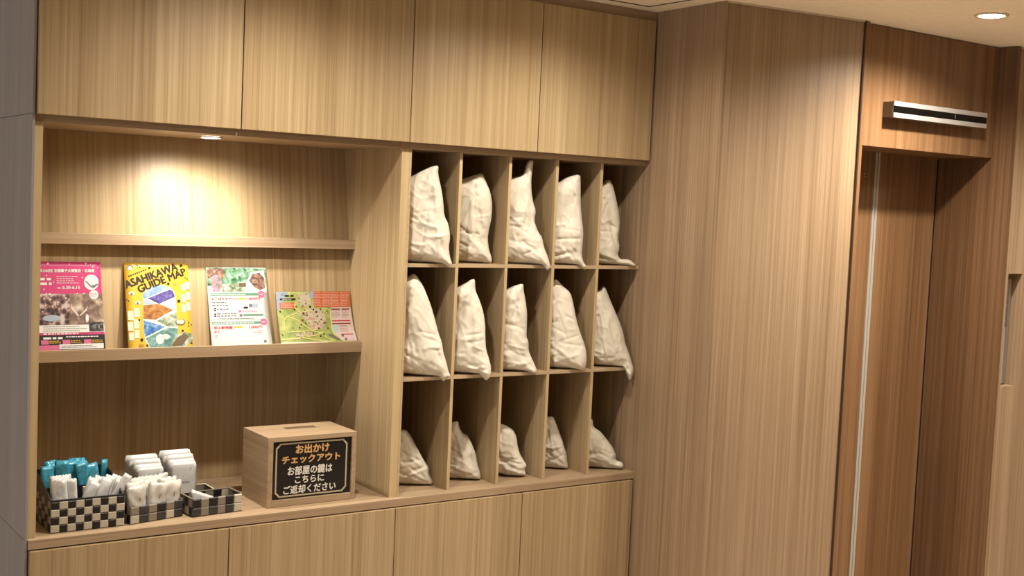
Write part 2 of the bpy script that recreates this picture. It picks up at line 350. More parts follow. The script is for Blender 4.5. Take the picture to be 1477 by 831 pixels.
# ------------------------------------------------------------------ cloth bags
BAGS = [
    (1, 1, 0.8008, 0.0561, 1.386, 0.5367, [(-72, 284), (-41, 303), (-9, 319), (13, 323), (12, 296), (27, 241), (34, 201), (38, 160), (54, 131), (61, 90), (57, 55), (63, 22), (72, 1), (60, -11), (42, 2), (22, 2), (4, 2), (-29, 2), (-71, 2), (-113, 5), (-105, 269)]),
    (1, 2, 0.9755, 0.105, 1.386, 0.5728, [(-51, 286), (-26, 296), (16, 310), (29, 280), (46, 245), (54, 202), (53, 153), (46, 119), (43, 85), (49, 49), (61, 18), (60, 2), (42, 2), (-1, 2), (-52, 2), (-106, 5), (-95, 271)]),
    (1, 3, 1.1401, 0.0595, 1.386, 0.6192, [(-76, 299), (-42, 309), (-35, 318), (-27, 353), (-19, 362), (-4, 364), (-6, 329), (-9, 295), (-6, 252), (2, 215), (12, 190), (8, 153), (23, 116), (39, 95), (47, 61), (64, 25), (73, -9), (60, -19), (46, 2), (28, 2), (-34, 2), (-77, 2), (-124, 5), (-114, 285)]),
    (1, 4, 1.2833, 0.0608, 1.386, 0.6514, [(-50, 292), (-23, 312), (26, 326), (29, 292), (32, 223), (38, 172), (47, 122), (47, 71), (45, 39), (52, 13), (64, -2), (60, -16), (38, 2), (9, 2), (-8, 2), (-51, 2), (-92, 5), (-84, 278)]),
    (1, 5, 1.4843, 0.0625, 1.386, 0.6941, [(-78, 299), (-69, 311), (-52, 312), (-41, 294), (-26, 242), (-13, 190), (-8, 151), (-11, 99), (-4, 63), (-10, 39), (0, 23), (31, 25), (55, 9), (60, -2), (26, 2), (-40, 2), (-77, 2), (-131, 5), (-121, 285)]),
    (2, 1, 0.7988, 0.056, 1.0736, 0.5362, [(-69, 330), (-56, 339), (-43, 334), (-18, 297), (8, 238), (25, 186), (39, 139), (50, 115), (56, 80), (69, 44), (76, 15), (85, 2), (71, -3), (60, -19), (45, 2), (33, 2), (-12, 2), (-70, 7), (-110, 5), (-102, 316)]),
    (2, 2, 0.9427, 0.0576, 1.0736, 0.5723, [(-51, 295), (-21, 311), (-6, 322), (7, 324), (10, 285), (27, 250), (42, 208), (49, 165), (51, 123), (55, 86), (66, 56), (75, 26), (74, -5), (60, -24), (36, 2), (26, 2), (23, 2), (-8, 2), (-50, 3), (-79, 5), (-73, 280)]),
    (2, 3, 1.1186, 0.0593, 1.0736, 0.6143, [(-55, 288), (-35, 298), (1, 309), (3, 284), (12, 247), (19, 204), (20, 160), (20, 122), (28, 107), (30, 73), (42, 48), (55, 23), (63, 5), (60, -8), (29, 2), (-9, 2), (-54, 2), (-93, 5), (-86, 274)]),
    (2, 4, 1.2987, 0.061, 1.0736, 0.6548, [(-66, 319), (-55, 321), (-32, 298), (-2, 274), (10, 233), (22, 182), (37, 137), (54, 99), (65, 61), (67, 22), (60, -4), (22, 2), (-30, 2), (-68, 2), (-115, 5), (-105, 305)]),
    (2, 5, 1.4743, 0.0624, 1.0736, 0.6921, [(-71, 279), (-59, 283), (-53, 297), (-41, 294), (-28, 262), (-6, 216), (16, 171), (34, 126), (43, 86), (61, 47), (69, 21), (80, -5), (76, -38), (60, -56), (63, -46), (42, 2), (18, 2), (-12, 2), (-70, 2), (-124, 5), (-114, 265)]),
    (3, 1, 0.8285, 0.1295, 0.75, 0.5327, [(-59, 188), (-43, 188), (-24, 164), (-1, 122), (21, 85), (39, 61), (41, 37), (54, 12), (54, 2), (43, 2), (-6, 2), (-59, 2), (-113, 5), (-102, 173)]),
    (3, 2, 0.995, 0.1321, 0.75, 0.5733, [(-59, 198), (-34, 207), (-28, 181), (-15, 162), (1, 156), (18, 125), (32, 94), (40, 56), (51, 25), (55, 2), (43, 2), (5, 2), (-56, 2), (-110, 5), (-102, 184)]),
    (3, 3, 1.1421, 0.1157, 0.75, 0.6105, [(-42, 187), (-22, 182), (5, 167), (18, 142), (23, 110), (34, 78), (51, 53), (60, 39), (52, 27), (60, 2), (12, 2), (-20, 2), (-42, 10), (-96, 5), (-86, 173)]),
    (3, 4, 1.3305, 0.1482, 0.75, 0.6473, [(-34, 191), (-11, 194), (0, 171), (11, 145), (26, 112), (34, 86), (46, 53), (50, 20), (55, 2), (42, 2), (3, 2), (-31, 2), (-85, 5), (-77, 176)]),
    (3, 5, 1.487, 0.0778, 0.75, 0.692, [(-71, 183), (-64, 184), (-60, 153), (-32, 138), (-4, 106), (17, 80), (29, 54), (30, 33), (53, 28), (61, 15), (60, 2), (22, 2), (-19, 2), (-67, 2), (-121, 5), (-114, 168)])]

BAG_LABELS = {
    (1, 1): 'cream cloth bag with a tall peaked corner in the top row, leftmost pigeonhole',
    (1, 2): 'whitish cloth bag with a square-cut top in the top row, second pigeonhole from left',
    (1, 3): 'cream cloth bag with one long twisted ear in the top row, middle pigeonhole',
    (1, 4): 'cream cloth bag standing upright in the top row, fourth pigeonhole from left',
    (1, 5): 'slim cream cloth bag with a flat foot in the top row, rightmost pigeonhole',
    (2, 1): 'large smooth cream cloth bag in the middle row, leftmost pigeonhole',
    (2, 2): 'cream cloth bag with a foot over the shelf edge, middle row, second pigeonhole',
    (2, 3): 'narrow crumpled cream cloth bag in the middle row, middle pigeonhole',
    (2, 4): 'cream cloth bag with a folded hem at its base in the middle row, fourth pigeonhole',
    (2, 5): 'cream cloth bag whose corner hangs below its shelf in the middle row, rightmost pigeonhole',
    (3, 1): 'low slumped white cloth bag in the bottom row, leftmost pigeonhole',
    (3, 2): 'low wrinkled white cloth bag with a small tab in the bottom row, second pigeonhole',
    (3, 3): 'low crumpled white cloth bag with a side tip in the bottom row, middle pigeonhole',
    (3, 4): 'low upright white cloth bag with a hemmed base in the bottom row, fourth pigeonhole',
    (3, 5): 'low white cloth bag with an outstretched corner in the bottom row, rightmost pigeonhole'}
def seg_dist(p, a, b):
    ab = b - a; t = max(0, min(1, (p-a).dot(ab)/max(ab.length_squared, 1e-12))); return (p - a - ab*t).length
def make_bag(row, colm, lx, ly, lz, ang, poly):
    rnd = random.Random(row*31 + colm*7)
    pts = [Vector((x*0.001, z*0.001)) for x, z in poly]
    # round the traced outline, then resample
    def chaikin(q):
        out = []
        for i in range(len(q)):
            a, b2 = q[i], q[(i+1) % len(q)]; out += [a*0.8+b2*0.2, a*0.2+b2*0.8]
        return out
    q = chaikin(pts); ring = []
    for i in range(len(q)):
        a, b2 = q[i], q[(i+1) % len(q)]; n = max(1, round((b2-a).length/0.005))
        ring += [a + (b2-a)*(j/n) for j in range(n)]
    segs = [(ring[i], ring[(i+1) % len(ring)]) for i in range(len(ring))]
    xs = [v.x for v in ring]; zs = [v.y for v in ring]; x0, x1, z0, z1 = min(xs), max(xs), min(zs), max(zs)
    def inside(p):
        c2 = False
        for a, b2 in segs:
            if (a.y > p.y) != (b2.y > p.y) and p.x < (b2.x-a.x)*(p.y-a.y)/(b2.y-a.y)+a.x: c2 = not c2
        return c2
    st = 0.0046; grid = []; dist = []
    z = z0; odd = 0
    while z < z1:
        x = x0 + (st/2 if odd else 0)
        while x < x1:
            p = Vector((x + rnd.uniform(-.0006, .0006), z + rnd.uniform(-.0006, .0006)))
            if inside(p):
                d = min(seg_dist(p, a, b2) for a, b2 in segs)
                if d > st*0.55: grid.append(p); dist.append(d)
            x += st
        z += st*0.87; odd ^= 1
    nb = len(ring); allp = ring + grid
    vs, es, fs, ov, oe, of = delaunay_2d_cdt(allp, [(i, (i+1) % nb) for i in range(nb)], [], 1, 1e-6)
    dd = [0.0]*nb + dist
    hgt = z1 - z0; wid = x1 - x0
    T = 0.046 if row < 3 else 0.040
    # crease lines: long folds fanning from the peak and slanting ones above the base
    top = max(ring, key=lambda v: v.y); br = max(ring, key=lambda v: v.x - v.y*0.3)
    cre = []
    for k in range(7):
        a = top + Vector((rnd.uniform(-0.03, 0.0), rnd.uniform(-0.10, -0.01)*hgt/0.3)); th = rnd.uniform(-2.1, -1.2)
        l = rnd.uniform(0.10, 0.24)*hgt/0.3; cre.append((a, a + Vector((math.cos(th), math.sin(th)))*l, rnd.uniform(0.004, 0.009), rnd.choice((-1, -1, 1))*rnd.uniform(0.003, 0.006)))
    for k in range(10):
        a = Vector((rnd.uniform(x0+0.3*wid, x1), z0 + rnd.uniform(0.02, 0.55)*hgt)); th = rnd.uniform(2.5, 3.6)
        l = rnd.uniform(0.04, 0.10); cre.append((a, a + Vector((math.cos(th), math.sin(th)))*l, rnd.uniform(0.003, 0.006), rnd.choice((-1, -1, 1))*rnd.uniform(0.002, 0.0045)))
    for k in range(4):
        a = br + Vector((-0.004, 0.006)); th = rnd.uniform(1.9, 3.0); l = rnd.uniform(0.05, 0.11)
        cre.append((a, a + Vector((math.cos(th), math.sin(th)))*l, rnd.uniform(0.004, 0.007), rnd.choice((-1, 1))*rnd.uniform(0.003, 0.005)))
    sd = rnd.uniform(0, 50)
    def height(p, d):
        D = 0.060
        u = min(d/D, 1.0); h = T*math.sqrt(max(0.0, 1-(1-u)**2))
        f = min(1.0, d/0.012)
        r2 = noise.noise(Vector((p.x*22+sd, p.y*13, sd)))*0.007 + noise.noise(Vector((p.x*44, p.y*30+sd, sd)))*0.0018
        rid = (1-abs(noise.noise(Vector((p.x*26+p.y*16+sd, p.y*18-p.x*8, sd+9)))*2))**3*0.0028
        c2 = 0.0
        for a, b2, wd, am in cre:
            e = seg_dist(p, a, b2)
            if e < wd*3: c2 += am*math.exp(-(e/wd)**2)
        return h + f*(r2 + rid + c2)
    vr = []; index = {}
    dmap = []
    for i, v in enumerate(vs):
        src = ov[i][0] if ov[i] else None
        dmap.append(dd[src] if src is not None and src < len(dd) else 0.0)
    ca, sa = math.cos(ang), math.sin(ang)
    def place(p, h): return (p.x*ca - h*sa, -p.x*sa - h*ca, p.y)       # +h leans out towards the front left
    verts = []; fi = []; bi = []
    for i, v in enumerate(vs):
        if dmap[i] <= 0: verts.append(place(v, 0)); fi.append(len(verts)-1); bi.append(len(verts)-1)
        else:
            hh = max(0.001, height(v, dmap[i])); verts.append(place(v, hh)); fi.append(len(verts)-1)
            verts.append(place(v, -0.6*hh)); bi.append(len(verts)-1)
    faces = []
    for f in fs:
        faces.append(tuple(fi[i] for i in f)); faces.append(tuple(bi[i] for i in reversed(f)))
    me = bpy.data.meshes.new('cloth_bag'); me.from_pydata(verts, [], faces); me.update()
    for p in me.polygons: p.use_smooth = True
    me.materials.append(MATS['cotton'])
    o = bpy.data.objects.new('cloth_bag', me); o.location = W(lx, ly, lz); col.objects.link(o)
    tag(o, BAG_LABELS[(row, colm)], 'bag', 'cloth bags in the pigeonholes')
for bag in BAGS: make_bag(*bag)

# ------------------------------------------------------------------ key return box
BX0, BX1, BY0, BY1, BZ1 = 0.337, 0.5905, 0.0535, 0.217, 0.933
bt = thing('key_return_box', 'oak box with a slot on top and a black sign for returned keys', 'box', W((BX0+BX1)/2, (BY0+BY1)/2, ZT))
SX0, SX1, SZ0, SZ1 = 0.3515, 0.578, 0.7685, 0.9205
bx('side', 'oak_d', bt, BX0, SX0, BY0, BY1, ZT+0.0003, BZ1-0.0122)
bx('side', 'oak_d', bt, SX1, BX1, BY0, BY1, ZT+0.0003, BZ1-0.0122)
bx('bottom', 'oak_h', bt, SX0+0.0002, SX1-0.0002, BY0, BY1, ZT+0.0003, SZ0)
bx('back', 'oak_h', bt, SX0+0.0002, SX1-0.0002, BY1-0.01, BY1, SZ0+0.0002, BZ1-0.0122)
tp = MB(); sx0, sx1, sy0, sy1 = 0.430, 0.520, 0.148, 0.178
tp.box(BX0, BX1, BY0, sy0, BZ1-0.012, BZ1).box(BX0, BX1, sy1, BY1, BZ1-0.012, BZ1).box(BX0, sx0, sy0, sy1, BZ1-0.012, BZ1).box(sx1, BX1, sy0, sy1, BZ1-0.012, BZ1)
build('lid', tp, 'oak_h', bt)
bx('slot_floor', 'oak_h', bt, sx0-0.005, sx1+0.005, sy0-0.005, sy1+0.005, BZ1-0.05, BZ1-0.045, 0)
sg = bx('sign_plate', 'sign_black', bt, SX0+0.0003, SX1-0.0003, BY0+0.006, BY0+0.010, SZ0+0.0003, SZ1-0.0003, 0)
YS = BY0+0.0058
def text_mesh(body, bold=0.0):
    cu2 = bpy.data.curves.new('lettering', 'FONT'); cu2.body = body; cu2.offset = bold; cu2.resolution_u = 3
    o = bpy.data.objects.new('lettering', cu2); col.objects.link(o)
    dg = bpy.context.evaluated_depsgraph_get(); ev = o.evaluated_get(dg); me = ev.to_mesh()
    vs = [(v.co.x, v.co.y) for v in me.vertices]; fs = [tuple(p.vertices) for p in me.polygons]
    ev.to_mesh_clear(); bpy.data.objects.remove(o); bpy.data.curves.remove(cu2)
    return vs, fs
def sign_text(body, mat, x0, x1, z0, z1, bold):
    vs, fs = text_mesh(body); ax, bxx = min(v[0] for v in vs), max(v[0] for v in vs); ay, by = min(v[1] for v in vs), max(v[1] for v in vs)
    mb = MB()
    for q, (dx, dz) in enumerate(((-bold, 0), (bold, 0), (0, -bold), (0, bold))):
        n0 = len(mb.v); mb.v += [W(x0+dx+(x1-x0)*(v[0]-ax)/(bxx-ax), YS-0.0006-0.00002*q, z0+dz+(z1-z0)*(v[1]-ay)/(by-ay)) for v in vs]; mb.f += [tuple(n0+i for i in f) for f in fs]
    build('lettering', mb, mat, sg)
gx0, gx1, gz0, gz1 = SX0+0.009, SX1-0.012, SZ0+0.005, SZ1-0.005
fr = MB(); w = 0.0042; ch = 0.012
def ring_pts(i): return [(gx0+i+ch-i*0.4, gz0+i), (gx1-i-ch+i*0.4, gz0+i), (gx1-i, gz0+i+ch-i*0.4), (gx1-i, gz1-i-ch+i*0.4), (gx1-i-ch+i*0.4, gz1-i), (gx0+i+ch-i*0.4, gz1-i), (gx0+i, gz1-i-ch+i*0.4), (gx0+i, gz0+i+ch-i*0.4)]
oa, ob = ring_pts(0), ring_pts(w)
fr.v = [W(x, YS-0.001, z) for x, z in oa] + [W(x, YS-0.001, z) for x, z in ob]
fr.f = [(i, (i+1) % 8, 8+(i+1) % 8, 8+i) for i in range(8)]
build('border_line', fr, 'sign_line', sg)
def sx(px): return SX0 + (SX1-SX0)*(px-285)/(820-285)           # sign measured from left to right
sign_text('お出かけ', 'sign_gold', sx(440), sx(665), 0.8855, 0.9085, 0.0011)
sign_text('チェックアウト', 'sign_gold', sx(350), sx(742), 0.8605, 0.8805, 0.0011)
sign_text('お部屋の鍵は', 'sign_white', sx(390), sx(690), 0.8295, 0.8525, 0.0007)
sign_text('こちらに', 'sign_white', sx(440), sx(635), 0.8075, 0.8255, 0.0007)
sign_text('ご返却ください', 'sign_white', sx(365), sx(718), 0.7805, 0.8020, 0.0007)
# ------------------------------------------------------------------ brochures
class Sheet:
    def __init__(s, label, x0, x1, ztop, zoom, mat, bow=0.002, curl=0.0, name='brochure', group='brochures on the ledge'):
        s.x0, s.x1, s.zt, s.bow, s.curl = x0, x1, ztop, bow, curl; s.zoom = zoom; s.parts = {}
        s.root = thing(name, label, 'brochure', W((x0+x1)/2, 0.24, 1.1325), group)
        mb = MB(); ni, nj = 8, 20; tb = (ztop-1.1325)/(ztop-1.151)
        for j in range(nj+1):
            for i in range(ni+1): mb.v.append(s.at(i/ni, tb*j/nj, 0))
        mb.f = [(j*(ni+1)+i, j*(ni+1)+i+1, (j+1)*(ni+1)+i+1, (j+1)*(ni+1)+i) for j in range(nj) for i in range(ni)]
        o = build('paper', mb, mat, s.root, smooth=True)
        md = o.modifiers.new('thickness', 'SOLIDIFY'); md.thickness = 0.0006; md.offset = 0
    def at(s, a, t, lay):
        z = s.zt - t*(s.zt-1.151)
        yt = panel_y(s.zt)-0.004; y = yt + (0.2425-yt)*t
        y += s.bow*math.sin(math.pi*min(t, 1)) - s.curl*max(0, t-0.75)*max(0, a-0.4)
        return W(s.x0 + (s.x1-s.x0)*a, y - (0.0004 + 0.00022*lay if lay else 0), z)
    def poly(s, pts, mat, lay=1, name='print_block'):
        q = [s.zoom(*p) for p in pts]
        small = name == 'small_print' or len(pts) in (6, 8) and name == 'print_block' and max(p[0] for p in pts)-min(p[0] for p in pts) < 34
        mb = s.parts.setdefault(('small_print', mat) if small else (name, mat, len(s.parts)), MB())
        t0, t1 = min(p[1] for p in q), max(p[1] for p in q); n = max(1, math.ceil((t1-t0)/0.07))
        def clip(poly, lim, sign):
            out = []
            for i in range(len(poly)):
                a, b2 = poly[i], poly[(i+1) % len(poly)]; da, db = sign*(a[1]-lim), sign*(b2[1]-lim)
                if da >= 0: out.append(a)
                if (da >= 0) != (db >= 0): k = da/(da-db); out.append((a[0]+(b2[0]-a[0])*k, lim))
            return out
        for k in range(n):
            lo, hi = t0+(t1-t0)*k/n, t0+(t1-t0)*(k+1)/n
            c2 = clip(clip(q, lo, 1), hi, -1)
            if len(c2) >= 3:
                m0 = len(mb.v); mb.v += [s.at(a, t, lay) for a, t in c2]; mb.f.append(tuple(range(m0, m0+len(c2))))
    def rect(s, x0, y0, x1, y1, mat, lay=1, name='print_block', skew=0.0):
        s.poly([(x0, y0), (x1, y0), (x1+skew*(y1-y0), y1), (x0+skew*(y1-y0), y1)], mat, lay, name)
    def disc(s, x, y, r, mat, lay=2, name='print_block', ry=None, n=20):
        s.poly([(x+r*math.cos(2*math.pi*i/n), y+(ry or r)*math.sin(2*math.pi*i/n)) for i in range(n)], mat, lay, name)
    def text(s, body, p0, p1, h, mat, lay=3, bold=0.0):
        vs, fs = text_mesh(body, bold); ax, bxx = min(v[0] for v in vs), max(v[0] for v in vs); ay, by = min(v[1] for v in vs), max(v[1] for v in vs)
        dx, dy = p1[0]-p0[0], p1[1]-p0[1]; L = math.hypot(dx, dy); ux, uy = dy/L*h, -dx/L*h
        mb = s.parts.setdefault(('lettering', mat), MB()); m0 = len(mb.v)
        for q, (ox, oy) in enumerate(((-1, 0), (1, 0), (0, 1))):
            m0 = len(mb.v); g = h*0.05
            for v in vs:
                a, b2 = (v[0]-ax)/(bxx-ax), (v[1]-ay)/(by-ay)
                mb.v.append(s.at(*s.zoom(p0[0]+dx*a+ux*b2+ox*g, p0[1]+dy*a+uy*b2+oy*g), lay+0.06*q))
            mb.f += [tuple(m0+i for i in f) for f in fs]
    def lines(s, x0, y0, x1, n, dy, h, mat, lay=2, seed=1):      # rows of print too small to read
        r = random.Random(seed)
        for k in range(n):
            x = x0; end = x1 - r.uniform(0, 0.25)*(x1-x0)
            while x < end:
                w2 = r.uniform(1.5, 4.0)*h; s.rect(x, y0+k*dy, min(x+w2, end), y0+k*dy+h, mat, lay, 'small_print'); x += w2 + 0.8*h
    def done(s):
        for key, mb in s.parts.items():
            o = build(key[0], mb, key[1], s.root)
            bm = bmesh.new(); bm.from_mesh(o.data); bmesh.ops.remove_doubles(bm, verts=bm.verts, dist=1e-6); bm.to_mesh(o.data); bm.free()
            if key[0] in ('small_print', 'lettering'): o['kind'] = 'stuff'

# pink leaflet
def zp(x, y): t = (y-50)/735; return (1-(570+30*t-x)/635, t)
S = Sheet('pink leaflet with dark photos of sweets, leftmost on the ledge', -0.2006, -0.0257, 1.365, zp, 'print_pink')
S.rect(-60, 318, 572+11, 578, 'photo_sweets', 1, 'photo', 0.03)
S.poly([(300, 318), (583, 318), (594, 578), (285, 578)], 'photo_dusk', 2, 'photo')
S.disc(135, 520, 78, 'print_sky', 2, 'photo', 26); S.disc(445, 525, 14, 'print_white', 3, 'photo', 34)
for x, y, r in ((75, 360, 16), (130, 372, 24), (195, 395, 20), (90, 420, 20), (150, 430, 18), (262, 362, 18), (205, 450, 16), (280, 440, 12), (60, 470, 14)):
    S.disc(x, y, r, 'photo_fur', 2, 'photo'); S.disc(x-r*0.25, y-r*0.3, r*0.4, 'print_pinkish', 3, 'photo')
S.poly([(300, 400), (318, 430), (372, 500), (360, 505), (310, 445)], 'print_pinkish', 3, 'photo'); S.poly([(455, 420), (440, 460), (385, 505), (378, 498), (430, 452)], 'print_pinkish', 3, 'photo')
S.text('第28回', (18, 138), (143, 138), 26, 'print_white'); S.text('全国菓子大博覧会・北海道', (158, 138), (513, 136), 28, 'print_white')
S.lines(40, 186, 138, 2, 38, 20, 'print_white', 3, 7)
S.lines(180, 170, 380, 4, 18, 7, 'print_lightrose', 2, 3); S.text('5.30-6.15', (232, 278), (383, 276), 24, 'print_white'); S.lines(185, 266, 225, 1, 10, 8, 'print_white')
S.disc(487, 222, 66, 'print_white', 2); S.poly([(437, 205), (485, 250), (550, 232), (552, 240), (508, 272), (480, 262), (432, 214)], 'print_grey', 3)
S.disc(508, 326, 42, 'print_white', 3, ry=38); S.lines(475, 312, 545, 3, 12, 5, 'print_rose', 4)
for x, y, r in ((105, 66, 9), (438, 62, 8), (290, 70, 5), (500, 92, 6), (545, 98, 5), (92, 166, 6), (405, 182, 5), (70, 282, 6), (155, 220, 5), (480, 70, 4), (120, 322, 9), (360, 322, 10), (420, 318, 8), (90, 314, 5)): S.disc(x, y, r, 'print_white', 2, n=8)
S.rect(-60, 578, 596, 640, 'print_white', 2, skew=0.04); S.lines(60, 588, 440, 3, 17, 6, 'print_grey', 3, 5); S.rect(460, 556, 588, 634, 'photo_night', 4, 'photo', 0.04)
S.rect(-60, 640, 450, 660, 'print_magenta', 3, skew=0.04); S.lines(60, 645, 440, 1, 10, 9, 'print_white', 4, 6)
S.rect(-60, 660, 598, 800, 'print_black', 2, skew=0.04); S.lines(60, 676, 235, 1, 10, 17, 'print_white', 3, 8); S.lines(255, 672, 580, 1, 10, 8, 'print_white', 3, 9)
for x in (40, 225, 412): S.rect(x, 700, x+65, 735, 'print_rose', 3, skew=0.04); S.lines(x+72, 706, x+172, 2, 14, 6, 'print_yellow', 3, x)
S.rect(-60, 742, 200, 782, 'print_rose', 3, skew=0.04); S.rect(196, 735, 586, 776, 'print_white', 4, skew=0.02); S.lines(215, 748, 530, 2, 12, 5, 'print_grey', 5, 12)
S.done()

# yellow guide map
def zy(x, y): t = (y-60)/720; return ((x-55-43*t)/(543-6*t), t)
S = Sheet('yellow guide map booklet with big black slanted title on the ledge', 0.0330, 0.2016, 1.3645, zy, 'print_yellow', 0.001)
S.text('ASAHIKAWA', (80, 278), (514, 116), 66, 'print_ink', 4); S.text('GUIDE MAP', (188, 314), (588, 156), 62, 'print_ink', 4)
for k in range(9): S.rect(95+17*k, 168-7*k, 106+17*k, 180-7*k, 'print_ink', 3, 'small_print')
out = [(222+4, 775)] + [(215+x, y) for x, y in ((0, 330), (10, 300), (40, 272), (90, 252), (150, 248), (210, 262), (250, 295), (270, 340))] + [(505, 700), (490, 775)]
S.poly([(213, 335), (235, 298), (290, 262), (370, 248), (440, 268), (478, 305), (490, 345), (508, 640), (500, 740), (470, 780), (270, 780), (235, 730), (222, 660)], 'print_cream', 1)
S.poly([(214, 330), (240, 296), (295, 262), (370, 250), (425, 262), (440, 278), (220, 368)], 'photo_sky', 2, 'photo')
S.poly([(255, 362), (440, 288), (468, 300), (482, 335), (484, 352), (350, 412)], 'photo_lavender', 2, 'photo')
S.poly([(216, 382), (240, 372), (335, 412), (218, 414)], 'print_sky', 2, 'photo'); S.poly([(370, 410), (486, 362), (490, 450)], 'print_mint', 2, 'photo')
S.poly([(218, 420), (355, 412), (470, 465), (320, 545), (220, 535)], 'photo_autumn', 2, 'photo')
S.poly([(330, 556), (498, 480), (505, 605), (415, 602)], 'photo_town', 2, 'photo')
S.poly([(221, 548), (405, 606), (235, 690), (224, 660)], 'photo_pond', 2, 'photo')
S.poly([(238, 700), (420, 612), (507, 622), (502, 700), (470, 778), (275, 778)], 'photo_bear', 2, 'photo')
S.disc(355, 710, 34, 'print_white', 3, 'photo', 42); S.disc(400, 690, 40, 'print_cream', 3, 'photo', 20)
for x, y, w2, h2 in ((90, 470, 45, 75), (140, 445, 45, 75), (92, 560, 42, 75), (140, 540, 42, 75), (100, 650, 40, 65), (145, 628, 40, 70), (540, 240, 32, 60), (576, 225, 30, 60), (536, 330, 36, 70), (578, 310, 34, 70), (540, 420, 34, 65), (580, 400, 32, 70)):
    S.rect(x, y, x+w2, y+h2, 'print_pale', 2, 'print_block', 0.06)
S.poly([(430, 778), (480, 690), (560, 652), (620, 670), (640, 720), (560, 790), (450, 790)], 'photo_town', 4, 'photo'); S.poly([(445, 770), (500, 700), (560, 665), (600, 690), (540, 770)], 'print_brown', 5, 'photo')
S.disc(530, 568, 42, 'print_brown', 4, 'photo', 26); S.disc(528, 566, 34, 'print_pale', 5, 'photo', 20)
S.disc(108, 102, 28, 'print_grey', 2, ry=22); S.disc(108, 108, 20, 'print_pale', 3, ry=16)
for x, y, r in ((168, 82, 6), (190, 98, 6), (172, 104, 5), (270, 102, 12), (430, 238, 12), (575, 185, 6), (592, 196, 6), (82, 372, 6), (98, 384, 7), (185, 545, 10), (518, 388, 14), (600, 575, 7), (622, 592, 6), (598, 602, 6), (548, 642, 10), (205, 712, 14), (250, 760, 10), (540, 80, 14), (622, 750, 8)): S.disc(x, y, r, 'print_ink', 3, n=6)
for x, y in ((125, 320), (175, 400)): S.disc(x, y, 26, 'print_pale', 2, ry=16); S.disc(x-4, y+4, 10, 'print_grey', 3)
S.lines(180, 750, 225, 3, 10, 4, 'print_brown', 2, 4); S.lines(470, 235, 505, 2, 10, 4, 'print_brown', 2, 4)
S.done()

# ticket flyer
def zt_(x, y): t = (y-70)/710; return ((x-48-37*t)/(550-0*t), t)
S = Sheet('white flyer with green bars, red prices and animal photos on the ledge', 0.2523, 0.4210, 1.3545, zt_, 'paper_white', 0.003, 0.05)
S.poly([(50, 70), (597, 78), (606, 240), (60, 240)], 'photo_garden', 1, 'photo'); S.poly([(60, 240), (606, 240), (608, 300), (62, 300)], 'print_mint', 1, 'photo')
S.rect(60, 80, 215, 170, 'photo_fur', 2, 'photo'); S.poly([(85, 160), (130, 135), (185, 160), (190, 240), (175, 290), (105, 290)], 'photo_blossom', 3, 'photo')
S.poly([(195, 225), (410, 215), (412, 290), (190, 295)], 'photo_town', 2, 'photo'); S.rect(345, 212, 410, 248, 'print_brown', 3, 'photo')
S.poly([(415, 205), (460, 110), (580, 95), (590, 180), (598, 300), (416, 300)], 'print_white', 2, 'photo'); S.poly([(440, 190), (470, 130), (540, 115), (585, 170), (590, 260), (540, 282), (490, 250), (460, 215)], 'photo_fur', 3, 'photo')
S.rect(80, 306, 575, 552, 'print_mint', 1); S.rect(86, 312, 568, 546, 'paper_white', 2); S.rect(84, 308, 540, 330, 'print_green', 3)
S.rect(92, 566, 590, 700, 'print_mint', 1); S.rect(98, 572, 584, 780, 'paper_white', 2); S.rect(94, 568, 540, 590, 'print_green', 3)
S.lines(92, 315, 425, 1, 10, 8, 'print_white', 4, 3); S.lines(100, 575, 500, 1, 10, 8, 'print_white', 4, 4)
S.text('よくばりチケット', (92, 372), (335, 372), 26, 'print_maroon'); S.text('1,800円', (415, 372), (540, 372), 26, 'print_red'); S.rect(338, 350, 402, 366, 'print_yellow', 3)
S.text('旭山動物園', (108, 634), (275, 634), 28, 'print_red'); S.text('おもてなし券', (110, 668), (305, 668), 26, 'print_red'); S.text('1,000円', (428, 634), (552, 634), 28, 'print_red'); S.rect(292, 610, 370, 626, 'print_yellow', 3)
S.disc(553, 318, 32, 'print_rose', 4); S.disc(568, 574, 32, 'print_rose', 4); S.lines(538, 314, 572, 1, 5, 8, 'print_white', 5); S.lines(552, 570, 586, 1, 5, 8, 'print_white', 5)
S.lines(98, 388, 250, 1, 10, 9, 'print_grey', 3, 5); S.lines(98, 414, 285, 1, 10, 9, 'print_grey', 3, 6); S.lines(140, 448, 255, 1, 10, 9, 'print_grey', 3, 7); S.lines(140, 490, 330, 2, 20, 9, 'print_grey', 3, 8); S.lines(160, 536, 520, 1, 10, 6, 'print_grey', 3, 9)
for y in (440, 458, 490, 508): S.rect(116, y, 132, y+14, 'print_ink', 3)
S.rect(380, 395, 550, 402, 'print_lightrose', 3); S.rect(432, 406, 520, 440, 'print_sky', 3); S.rect(385, 432, 426, 450, 'print_ink', 3); S.rect(436, 410, 466, 432, 'print_grey', 4); S.lines(370, 462, 520, 2, 14, 6, 'print_rose', 3, 2)
S.rect(380, 500, 565, 518, 'print_green', 3); S.rect(345, 500, 372, 522, 'print_grey', 3); S.rect(534, 465, 558, 488, 'print_mint', 3); S.disc(350, 473, 12, 'print_rose', 3)
S.lines(400, 652, 570, 2, 16, 7, 'print_red', 3, 11); S.lines(118, 690, 290, 2, 18, 8, 'print_grey', 3, 12); S.lines(130, 738, 400, 2, 16, 7, 'print_grey', 3, 13); S.lines(450, 735, 540, 2, 14, 6, 'print_rose', 3, 13); S.rect(556, 738, 582, 762, 'print_grey', 3)
S.disc(365, 690, 46, 'print_lightrose', 3, ry=40)
S.done()

